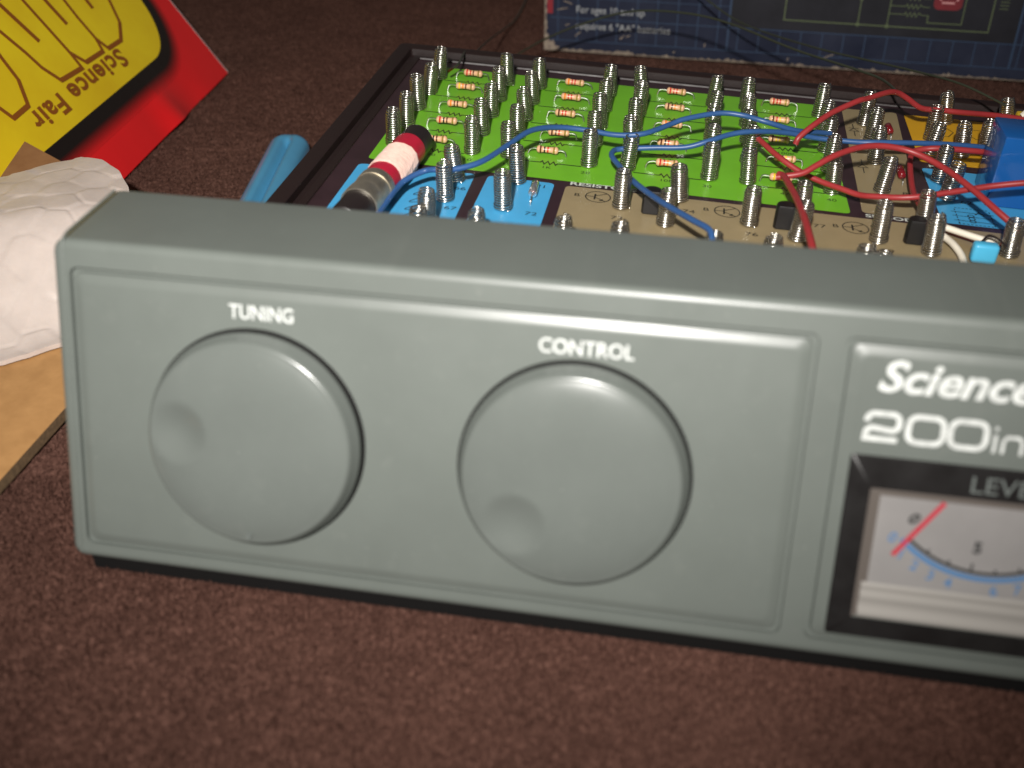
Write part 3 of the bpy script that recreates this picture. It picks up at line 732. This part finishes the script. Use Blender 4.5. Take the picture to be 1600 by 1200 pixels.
wire('jumper_wire', [(143.8, 146.0, 7), (144.6, 146.6, 9), (148.4, 149.6, 12), (153.1, 154.7, 14), (160.3, 160.7, 16), (163.2, 163.6, 16), (169.5, 170.6, 16), (173.2, 174.6, 15), (176.8, 176.4, 13), (181.9, 177.9, 10), (188.2, 180.9, 9), (193.9, 182.0, 8.5), (205.1, 186.9, 7), (215.1, 189.2, 6)],
     .84, M['wred'], 'red wire farthest from the console, arching over the tan strip towards the box', G1)
wire('jumper_wire', [(131.6, 148.3, 8), (133.7, 143.6, 8), (138.6, 135.8, 7), (144.7, 131.6, 5), (150.5, 128.6, 4), (155.4, 125.4, 4), (159.5, 122.8, 4), (163.2, 120.4, 5), (171.5, 117.6, 7), (181.3, 119.0, 9), (190.5, 120.6, 11), (198.4, 120.4, 13), (204.3, 120.5, 14), (215, 121, 14.5)],
     .80, M['wred'], 'red wire sagging low beside the number 40, then passing before the blue casing', G1)
wire('jumper_wire', [(137.6, 120.0, 7.5), (139.4, 119.9, 8), (144.0, 120.4, 9.2), (147.4, 122.2, 11), (152.0, 125.4, 13), (158.7, 130.4, 14), (165.4, 133.0, 14), (172.6, 133.0, 13.2), (179.6, 128.1, 12), (185.3, 119.2, 11), (190.7, 111.8, 9), (194.9, 107.9, 7), (196.7, 105.9, 6)],
     .84, M['wred'], 'red wire in a tall arch over the lettering SI DIODE', G1)
wire('jumper_wire', [(138.2, 121.0, 8), (139.4, 119.0, 8.4), (140.4, 111.5, 9.2), (141.4, 103.1, 10), (142.3, 88.0, 11.8), (142.9, 76.0, 12.4), (143.5, 68.3, 12)],
     .9, M['wred'], 'red wire dropping straight behind the top edge of the grey console', G1)
wire('jumper_wire', [(176.6, 149.8, 7), (175.7, 147.3, 6), (174.9, 139.1, 5), (174.4, 128.4, 4.2), (174.6, 121.0, 4.6), (175.2, 116.8, 4.8)],
     .80, M['wred'], 'short red wire running down the tan strip to two close springs', G1)
wire('jumper_wire', [(176.4, 148.9, 7.4), (179.5, 150.0, 8), (184.4, 150.2, 8.6), (194.6, 152.4, 8), (199.2, 154.7, 7), (208.6, 157.3, 6)],
     .84, M['wred'], 'red wire side by side with the blue one over the yellow area', G1)
wire('jumper_wire', [(178.0, 111.2, 3.2), (180.8, 110.3, 3), (185.0, 107.9, 3), (188.9, 105.9, 3), (192.6, 105.6, 3)],
     .85, M['wwhite'], 'cream wire lying along the edge of the blue relay drawing', G1)
wire('jumper_wire', [(178.4, 108.4, 2.4), (180.2, 106.3, 2), (181.5, 103.0, 2), (182.6, 98.6, 1.6), (182.8, 94, 1)],
     .85, M['wwhite'], 'short cream wire slanting down beside the pale blue capacitor', G1)
wire('jumper_wire', [(181.0, 112.9, 1.6), (184.4, 110.8, 1.6), (188.6, 108.8, 1.6), (195, 108.2, 1.6)],
     .85, M['wred'], 'dull red wire lying against the cream wire', G1)
G2 = 'loose thin enamelled wires'
w = wire('enamelled_wire', [(16.5, 185.3, 19.0), (17.4, 192.0, 19.0), (14.6, 213, 16), (11.8, 233.4, 8.0), (5.2, 293.3, -5.0), (-.3, 354.5, -18.0), (-1.0, 391.9, -23.5), (-1.7, 421.8, -24.0), (-4.5, 454.3, -24.5)],
         .38, M['enamel'], 'dark thin wire with bare copper tip at the back corner of the board', G2, True)
mb = MB(); tube(mb, [(15.8, 183.4, 18.8), (16.2, 184.4, 19.0), (16.55, 185.6, 19.0)], .42, 8); mb.build('copper_tip', M['copper'], w)
wire('enamelled_wire', [(2.8, 326.2, -24.6), (10.8, 321.2, -19.8), (19.3, 315.8, -13.5), (27.5, 310.5, -7.6), (43.5, 304.7, 1.0), (64.3, 298.8, 8.8), (85.8, 289.8, 11.7), (104.0, 277.0, 12.1), (127.9, 250.9, 11.2), (145.9, 225.1, 13.6), (154.2, 209.7, 15.1), (158.3, 187.4, 16.6)],
     .42, M['enamel'], 'dark thin wire arching across the printed words about batteries', G2, True)
wire('enamelled_wire', [(80.7, 330.8, 22.0), (88.7, 327.8, 12.2), (95.4, 322.4, 8.1), (110.9, 306.7, 3.6), (136.5, 270.6, 6.4), (161.4, 234.4, 12.0), (176.1, 208.7, 16.1), (185.8, 194.8, 15.7), (188.5, 191.0, 15.2)],
     .36, M['enamel'], 'thin greenish wire falling from above the box to a spring beyond the blue casing', G2, True)

# ------------------------------------------------------------------ product box standing behind
XA = np.array([20.7, 350.8, ZC + .6]); xd = np.array([.99901, -.04454, 0]); xn = np.array([-.04454, -.99901, 0])
def Xv(s, t, o): return XA + xd * s + np.array([0, 0, 1]) * t + xn * o
BOX = thing('product_box', 'dark blue cardboard box with worn corners and a printed grid, standing behind the kit', 'box', Xv(150, 0, -30))
mb = MB(); box(mb, Xv, 0, 430, 0, 250, -60, 0, 1.2, 3); mb.build('carton', M['navy'], BOX, smooth=40)
mb = MB()
sheet(mb, [(84.4, 16.0), (205, 16.0), (205, 240), (84.4, 240)], Xv, .10)
mb.build('dark_area', M['navydark'], BOX, smooth=0)
mb = MB()
k = 0
for s in np.arange(6.5, 430, 9.15): ribbon(mb, [(s, 5.4), (s, 15.6 if 84 < s < 206 else 60)], .42, Xv, .22); k += 1
for t in (5.3, 15.6): ribbon(mb, [(3, t), (425, t)], .42, Xv, .26)
for t in (24.8, 34): ribbon(mb, [(3, t), (84.4, t)], .32, Xv, .30); ribbon(mb, [(205, t), (425, t)], .32, Xv, .30)
ribbon(mb, [(84.4, 5), (84.4, 90)], .9, Xv, .32); ribbon(mb, [(205, 5), (205, 90)], .9, Xv, .32)
mb.build('grid', M['gridc'], BOX, smooth=0)
mb = MB()
text(mb, 'For ages 10 and up', 4.35, 14.8, 18.3, Xv, .36, sx=.95, bold=.05)
text(mb, 'requires 6 "AA" batteries', 4.35, 14.8, 11.0, Xv, .36, sx=.98, bold=.05)
mb.build('lettering', M['boxtext'], BOX, smooth=0)
mb = MB()
ribbon(mb, [(108, 60), (108, 20.4), (193.2, 20.0), (193.2, 60)], .55, Xv, .24)
for s in (139.4, 151.6): ribbon(mb, [(s, 20.3), (s, 60)], .45, Xv, .25)
for s, t in ((139.4, 20.3), (151.6, 20.2), (139.4, 31.2)): sheet(mb, [(s + .9 * math.cos(a), t + .9 * math.sin(a)) for a in np.linspace(0, 6.283, 12, endpoint=False)], Xv, .27)
for t in (32.5, 29.0, 25.6):
    P = [(151.6, t), (158, t)] + [(158 + .9 * (i + .5), t + (.9 if i % 2 == 0 else -.9)) for i in range(7)] + [(165, t), (167.8, t)]
    ribbon(mb, P, .35, Xv, .26)
ribbon(mb, [(167.8, 25.6), (167.8, 22.6), (181.8, 22.6), (181.8, 60)], .45, Xv, .28)
for k in range(4): ribbon(mb, [(195.5, 30 + 1.4 * k), (199, 30 + 1.4 * k)], .35, Xv, .26)
mb.build('circuit_print', M['circ'], BOX, smooth=0)
mb = MB(); sheet(mb, rrect(169.0, 180.6, 28.3, 52, 2.4, 5), Xv, .34); mb.build('red_digit_print', M['glow'], BOX, smooth=0)
mb = MB()
ribbon(mb, [(172.2, 31.3), (177.4, 31.3)], .8, Xv, .40); ribbon(mb, [(171.4, 32.2), (172.2, 38.5)], .8, Xv, .40); ribbon(mb, [(178.2, 32.2), (178.9, 38.5)], .8, Xv, .40); ribbon(mb, [(173, 39.4), (178, 39.4)], .8, Xv, .40)
mb.build('digit_print', M['ledp'], BOX, smooth=0)
mb = MB(); sheet(mb, [(1.3, 17.2), (4.0, 17.2), (4.0, 90), (1.3, 90)], Xv, .2); mb.build('red_stripe', mat('box_red_stripe', (.22, .012, .02), .5), BOX, smooth=0)
# worn pale edges: ragged chips of bare card along the bottom and left edges
mb = MB(); s = 0.6; up = []; 
while s < 430:
    up.append((s, .6 + .3 * random.random() + (1.2 * random.random() ** 7) + (.8 if s < 42 and random.random() < .6 else 0))); s += random.uniform(.5, 1.8)
bot = [(x, .05) for x, _ in up][::-1]
V = [Xv(x, t, .18 if t > .5 else .12) for x, t in up] + [Xv(x, -.02, -.2) for x, _ in up]; n = len(up)
mb.add(V, [[n + i, n + i + 1, i + 1, i] for i in range(n - 1)])
sheet(mb, [(-.1, .2), (6.2, .9), (7.6, 2.2), (5.4, 2.6), (4.4, 5.2), (2.8, 4.2), (1.9, 8.0), (.2, 7.6)], Xv, .28)
ed = [(t, .75 + .6 * random.random() + .9 * random.random() ** 5) for t in np.arange(4, 240, 1.3)]
V = [Xv(w_, t, .2) for t, w_ in ed] + [Xv(-.05, t, -.3) for t, _ in ed]; n = len(ed)
mb.add(V, [[n + i, i, i + 1, n + i + 1] for i in range(n - 1)])
for cx, cy, L, a in ((37, 8.4, 2.4, .9), (39.5, 8.9, 2, .5), (36, 7.8, 1.2, 1.2), (129, 5.4, 5.5, .45), (112, 3.2, 1.4, 1.2), (61, 3.0, 1.2, .8), (74.5, 7.0, 1.8, 1.5), (16, 8.5, 3.2, .7), (11, 12.5, 2.0, .4), (8.5, 19.5, 5, .2), (11, 22.5, 4, -.3)):
    dx, dy = L / 2 * math.cos(a), L / 2 * math.sin(a); ribbon(mb, [(cx - dx, cy - dy), (cx, cy + .2), (cx + dx, cy + dy)], .42, Xv, .44)
mb.build('worn_edge', M['worn'], BOX, smooth=0)

# ------------------------------------------------------------------ red and yellow booklet
KE = np.array([-114, 295, ZC + .4]); ke = np.array([.08214, -.99662, 0]); kt = np.array([-.5573, -.04593, .82904]); kn = -np.cross(ke, kt); kn = kn if kn[0] > 0 else -kn
def bend(s, t):
    return 2.6 * math.exp(-((s - 62) / 9) ** 2) * max(0, 1 - t / 22) - 1.2 * math.exp(-((s - 40) / 12) ** 2) * max(0, 1 - t / 26) 
def Kv(s, t, o): return KE + ke * s + kt * t + kn * (o + bend(s, t))
LS, LT = 205.0, 150.0
BK = thing('booklet', 'red booklet with a big yellow panel and upside down brown lettering', 'booklet', KE + ke * 100 + np.array([-80, 0, 0]))
ss = np.concatenate([np.linspace(0, 130, 66), [150, 180, LS]]); tt = np.concatenate([np.linspace(0, 40, 25), [60, 100, LT]])
def slab(mb, th, f, mi_front=0, mi_edge=1):
    n, m_ = len(ss), len(tt)
    V = [f(s_, t_, 0) for s_ in ss for t_ in tt] + [f(s_, t_, -th) for s_ in ss for t_ in tt]; F = []; N = n * m_
    for i in range(n - 1):
        for j in range(m_ - 1):
            a = i * m_ + j; F.append(([a, a + m_, a + m_ + 1, a + 1], mi_front)); F.append(([N + a, N + a + 1, N + a + m_ + 1, N + a + m_], mi_edge))
    for i in range(n - 1):
        for j in (0, m_ - 1): a = i * m_ + j; F.append(([a, a + m_, N + a + m_, N + a], mi_edge))
    for j in range(m_ - 1):
        for i in (0, n - 1): a = i * m_ + j; F.append(([a, a + 1, N + a + 1, N + a], mi_edge))
    base = mb.add(V, [])
    for f_, mi in F: mb.f.append([k + base for k in f_]); mb.m.append(mi)
mb = MB(); slab(mb, .9, Kv)
cover = mb.build('front_cover', [M['red'], M['page']], BK, smooth=60)
# back cover: goes down to the carpet on the far side
top = KE + kt * LT
def Kb(s, t, o): return top + ke * s + np.array([-.5573, -.04593, -.82904]) * t + np.array([-.829, 0, .557]) * o
mb = MB(); box(mb, Kb, 0, LS, 0, LT - .5, -1.0, -.1, 0); mb.build('back_cover', M['red'], BK, smooth=0)
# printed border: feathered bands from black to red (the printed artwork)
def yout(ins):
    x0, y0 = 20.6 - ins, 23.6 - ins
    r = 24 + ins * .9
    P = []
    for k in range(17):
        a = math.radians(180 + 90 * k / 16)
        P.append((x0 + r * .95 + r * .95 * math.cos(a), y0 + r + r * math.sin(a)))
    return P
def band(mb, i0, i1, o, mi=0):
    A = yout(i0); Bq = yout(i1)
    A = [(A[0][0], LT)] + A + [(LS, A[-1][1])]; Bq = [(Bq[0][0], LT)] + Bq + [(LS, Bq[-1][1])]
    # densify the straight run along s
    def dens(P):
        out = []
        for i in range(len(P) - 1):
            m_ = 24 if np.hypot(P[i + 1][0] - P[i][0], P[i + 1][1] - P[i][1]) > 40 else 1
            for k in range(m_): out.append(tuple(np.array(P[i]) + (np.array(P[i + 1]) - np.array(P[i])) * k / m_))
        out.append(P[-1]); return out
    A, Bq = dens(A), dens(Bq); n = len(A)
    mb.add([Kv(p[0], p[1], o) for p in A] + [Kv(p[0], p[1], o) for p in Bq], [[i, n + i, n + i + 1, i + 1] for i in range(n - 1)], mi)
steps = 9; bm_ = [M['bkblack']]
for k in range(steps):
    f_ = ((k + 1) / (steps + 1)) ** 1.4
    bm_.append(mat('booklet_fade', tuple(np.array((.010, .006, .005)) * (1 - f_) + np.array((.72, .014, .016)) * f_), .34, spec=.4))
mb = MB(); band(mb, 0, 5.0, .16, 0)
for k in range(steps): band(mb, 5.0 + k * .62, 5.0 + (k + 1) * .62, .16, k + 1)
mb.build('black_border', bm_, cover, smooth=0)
mb = MB(); P = yout(0); P = P + [(LS, P[-1][1]), (LS, LT), (P[0][0], LT)]
sheet(mb, P, lambda s_, t_, o: Kv(s_, t_, o) if t_ < 26 or s_ < 46 else KE + ke * s_ + kt * t_ + kn * o, .22)
mb.build('yellow_panel', M['bkyellow'], cover, smooth=0)
mb = MB(); ribbon(mb, [(.3, t_) for t_ in np.linspace(.2, LT - .5, 60)], .55, Kv, .20); mb.build('white_edge', M['page'], cover, smooth=0)
mb = MB()
LN = {'a': [(128, 118), (113.7, 60.7), (110.8, 51.3), (109.4, 44.5), (105.6, 37.7), (89.9, 36.9), (89.4, 43.4), (89.7, 54.7), (90.1, 66.3), (91, 120)],
      'b': [(89.4, 43.4), (85.2, 37.6), (71.1, 37.2), (69.0, 42.1), (69.1, 51.4), (68.4, 59.6), (68, 110)],
      'c': [(69.0, 42.1), (66.6, 36.9), (55.2, 36.6), (46.9, 42.0), (41.6, 51.2), (36, 64), (34, 90)],
      'd': [(112, 105), (103.0, 67.6), (99.7, 51.8)], 'e': [(80, 110), (78.8, 62.8), (78.1, 51.6)], 'f': [(55, 90), (55.8, 55.6), (56.1, 51.4)],
      'g': [(119, 72), (123.5, 54.3), (124.9, 45.5), (130.7, 37.5), (141.4, 37.1), (144, 44), (147, 80)]}
for i, k in enumerate(LN): ribbon(mb, LN[k], 2.2 if k in 'def' else 1.75, Kv, .34 + .012 * i)
# lettering reads from the other side of the booklet, letters' tops towards the lower edge
Kt = lambda a, b, o: Kv(61.2 + a, 35.1 - b, o)
text(mb, 'Science Fair', 9.8, 0, 0, Kt, .34, sx=1.40, bold=.30, spacing=1.10)
mb.build('lettering', M['bkbrown'], cover, smooth=0)

# ------------------------------------------------------------------ cardboard, foam
CB = thing('cardboard_box', 'tan corrugated cardboard flaps lying under the pale foam sheet', 'cardboard', (-150, 40, ZC))
mb = MB(); f0 = lambda x, y, z: (x, y, z)
def quad_slab(mb, P, th):
    P = [np.array(p, float) for p in P]; n = np.cross(P[1] - P[0], P[3] - P[0]); n /= np.linalg.norm(n)
    if n[2] < 0: n = -n
    V = P + [p - n * th for p in P]; N = len(P)
    base = len(mb.v); mb.add(V, []); 
    a = np.cross(P[1] - P[0], P[2] - P[0])[2]
    tf = list(range(N)) if a > 0 else list(range(N))[::-1]
    mb.f.append([base + i for i in tf]); mb.m.append(0); mb.f.append([base + N + i for i in tf][::-1]); mb.m.append(0)
    for i in range(N):
        j = (i + 1) % N; mb.f.append([base + i, base + j, base + N + j, base + N + i]); mb.m.append(1)
quad_slab(mb, [(-48.5, -60, -22.2), (-49.0, 112, -22.2), (-300, 112, -22.2), (-300, -60, -22.2)], 2.9)
mb.build('lower_flap', [M['card'], M['cardedge']], CB, smooth=0)
mb = MB()
A0 = np.array([-121.8, 150.6, 0.0]); d1 = np.array([26.2, -13.3, -3.0]); d1 /= np.linalg.norm(d1); d2 = np.array([-.41, -.91, -.10]); d2 /= np.linalg.norm(d2)
quad_slab(mb, [A0, A0 + d1 * 40, A0 + d1 * 40 + d2 * 52, A0 + d2 * 52], 2.6)
mb.build('upper_flap', [M['card2'], M['cardedge']], CB, smooth=0)

def foam():
    nx, ny = 230, 130
    seeds = []
    for i in range(-2, 28):
        for j in range(-2, 18):
            seeds.append((i * 11.5 + (j % 2) * 5.7 + rng.uniform(-2.6, 2.6) - 275, j * 9.8 + rng.uniform(-2.2, 2.2) - 15))
    seeds = np.array(seeds)
    fr = lambda x: np.interp(x, [-280, -200, -120, -81, -74, -70, -66, -61, -57.5, -56.2], [-30, -5, 36, 52.5, 55.4, 59, 64, 69, 78, 88])
    bk = lambda x: np.interp(x, [-280, -200, -150, -124, -113, -106, -99, -91, -83, -74, -66.5, -60, -57.5, -56.2], [36, 84, 109, 119.5, 123.2, 126.5, 133.0, 136.6, 134.6, 128, 119, 108, 98, 90])
    xs = -280 + (280 - 56.2) * (1 - (1 - np.linspace(0, 1, nx)) ** 1.35)
    V = []; 
    zt = np.zeros((nx, ny)); X = np.zeros((nx, ny)); Y = np.zeros((nx, ny))
    for i, x in enumerate(xs):
        a, b = fr(x), bk(x)
        for j, t in enumerate(np.linspace(0, 1, ny)):
            y = a + (b - a) * t; X[i, j] = x; Y[i, j] = y
            e = min(1, max(0, (y - (a + 2)) / 46)); rise = e * e * (3 - 2 * e)
            zt[i, j] = -20.6 + 20.0 * rise + 2.2 * math.sin(x * .07 + 1) * rise
    d = np.sqrt((X[..., None] - seeds[:, 0]) ** 2 + ((Y[..., None] - seeds[:, 1]) * 1.15) ** 2)
    ds = np.sort(d, axis=-1)[..., :2]; edge = np.clip((ds[..., 1] - ds[..., 0]) / 1.3, 0, 1)
    idx = np.argmin(d, axis=-1); tilt = rng.uniform(-.055, .055, (len(seeds), 2)); lift = rng.uniform(-.08, .08, len(seeds))
    puff = (edge ** .7) * (.26) * np.clip(1 - (ds[..., 0] / 10) ** 2 * .5, 0, 1) + lift[idx] * edge + (X - seeds[idx, 0]) * tilt[idx, 0] * edge + (Y - seeds[idx, 1]) * tilt[idx, 1] * edge
    crease = .5 * np.sin((X * .55 + Y) * .11 + 2) * np.exp(-((Y - bk(X) + 14) / 10) ** 2)
    Z = zt + puff + crease
    mb = MB(); V = np.stack([X, Y, Z], -1).reshape(-1, 3); V2 = V.copy(); V2[:, 2] -= 1.3
    F = []; N = nx * ny
    for i in range(nx - 1):
        for j in range(ny - 1):
            a = i * ny + j; F.append([a, a + ny, a + ny + 1, a + 1]); F.append([N + a, N + a + 1, N + a + ny + 1, N + a + ny])
    for i in range(nx - 1):
        for j in (0, ny - 1):
            a = i * ny + j; F.append([a, a + ny, N + a + ny, N + a] if j else [a, N + a, N + a + ny, a + ny])
    for j in range(ny - 1):
        for i in (0, nx - 1):
            a = i * ny + j; F.append([a, a + 1, N + a + 1, N + a])
    mb.add(np.vstack([V, V2]), F)
    o = mb.build('foam_sheet', M['foam'], None, origin=(-150, 60, -20), smooth=60)
    tag(o, 'pale pinkish bubbled foam sheet draped on the tan cardboard', 'packing foam')
foam()

# ------------------------------------------------------------------ blue tool handle on the carpet
def handle():
    nl, nw = 60, 29; L = 120.0; Wd = 7.6
    tip = np.array([-54.2, 216.5, ZC + .3]); ax = np.array([.17, -1, 0]); ax /= np.linalg.norm(ax); sd = np.array([1, .17, 0])
    V = []; F = []
    for i in range(nl):
        q = (i / (nl - 1)) ** 1.6; s = L * q
        k = min(1, math.sqrt(max(0, 1 - (1 - min(1, s / 9.5)) ** 2)) + .02)
        for j in range(nw):
            a = math.pi * j / (nw - 1); x = -math.cos(a)
            z = math.sin(a) ** .55 * 8.2
            z -= 3.4 * math.exp(-(x / .20) ** 2) * min(1, max(0, s - 2.5) / 9)
            V.append(tip + ax * s + sd * x * Wd * k + np.array([0, 0, 1]) * max(0, z) * (k ** .7))
    for i in range(nl - 1):
        for j in range(nw - 1):
            a = i * nw + j; F.append([a, a + 1, a + nw + 1, a + nw])
    F.append(list(range(nw))); F.append([(nl - 1) * nw + j for j in range(nw)][::-1])
    for i in range(nl - 1): F.append([i * nw, (i + 1) * nw, (i + 1) * nw + nw - 1, i * nw + nw - 1])
    mb = MB(); mb.add(V, F)
    bm = bmesh.new(); bm.free()
    o = mb.build('tool_handle', M['toolblue'], None, origin=tip, smooth=60)
    tag(o, 'blue plastic tool handle with a groove, lying on the carpet beside the kit', 'tool')
handle()
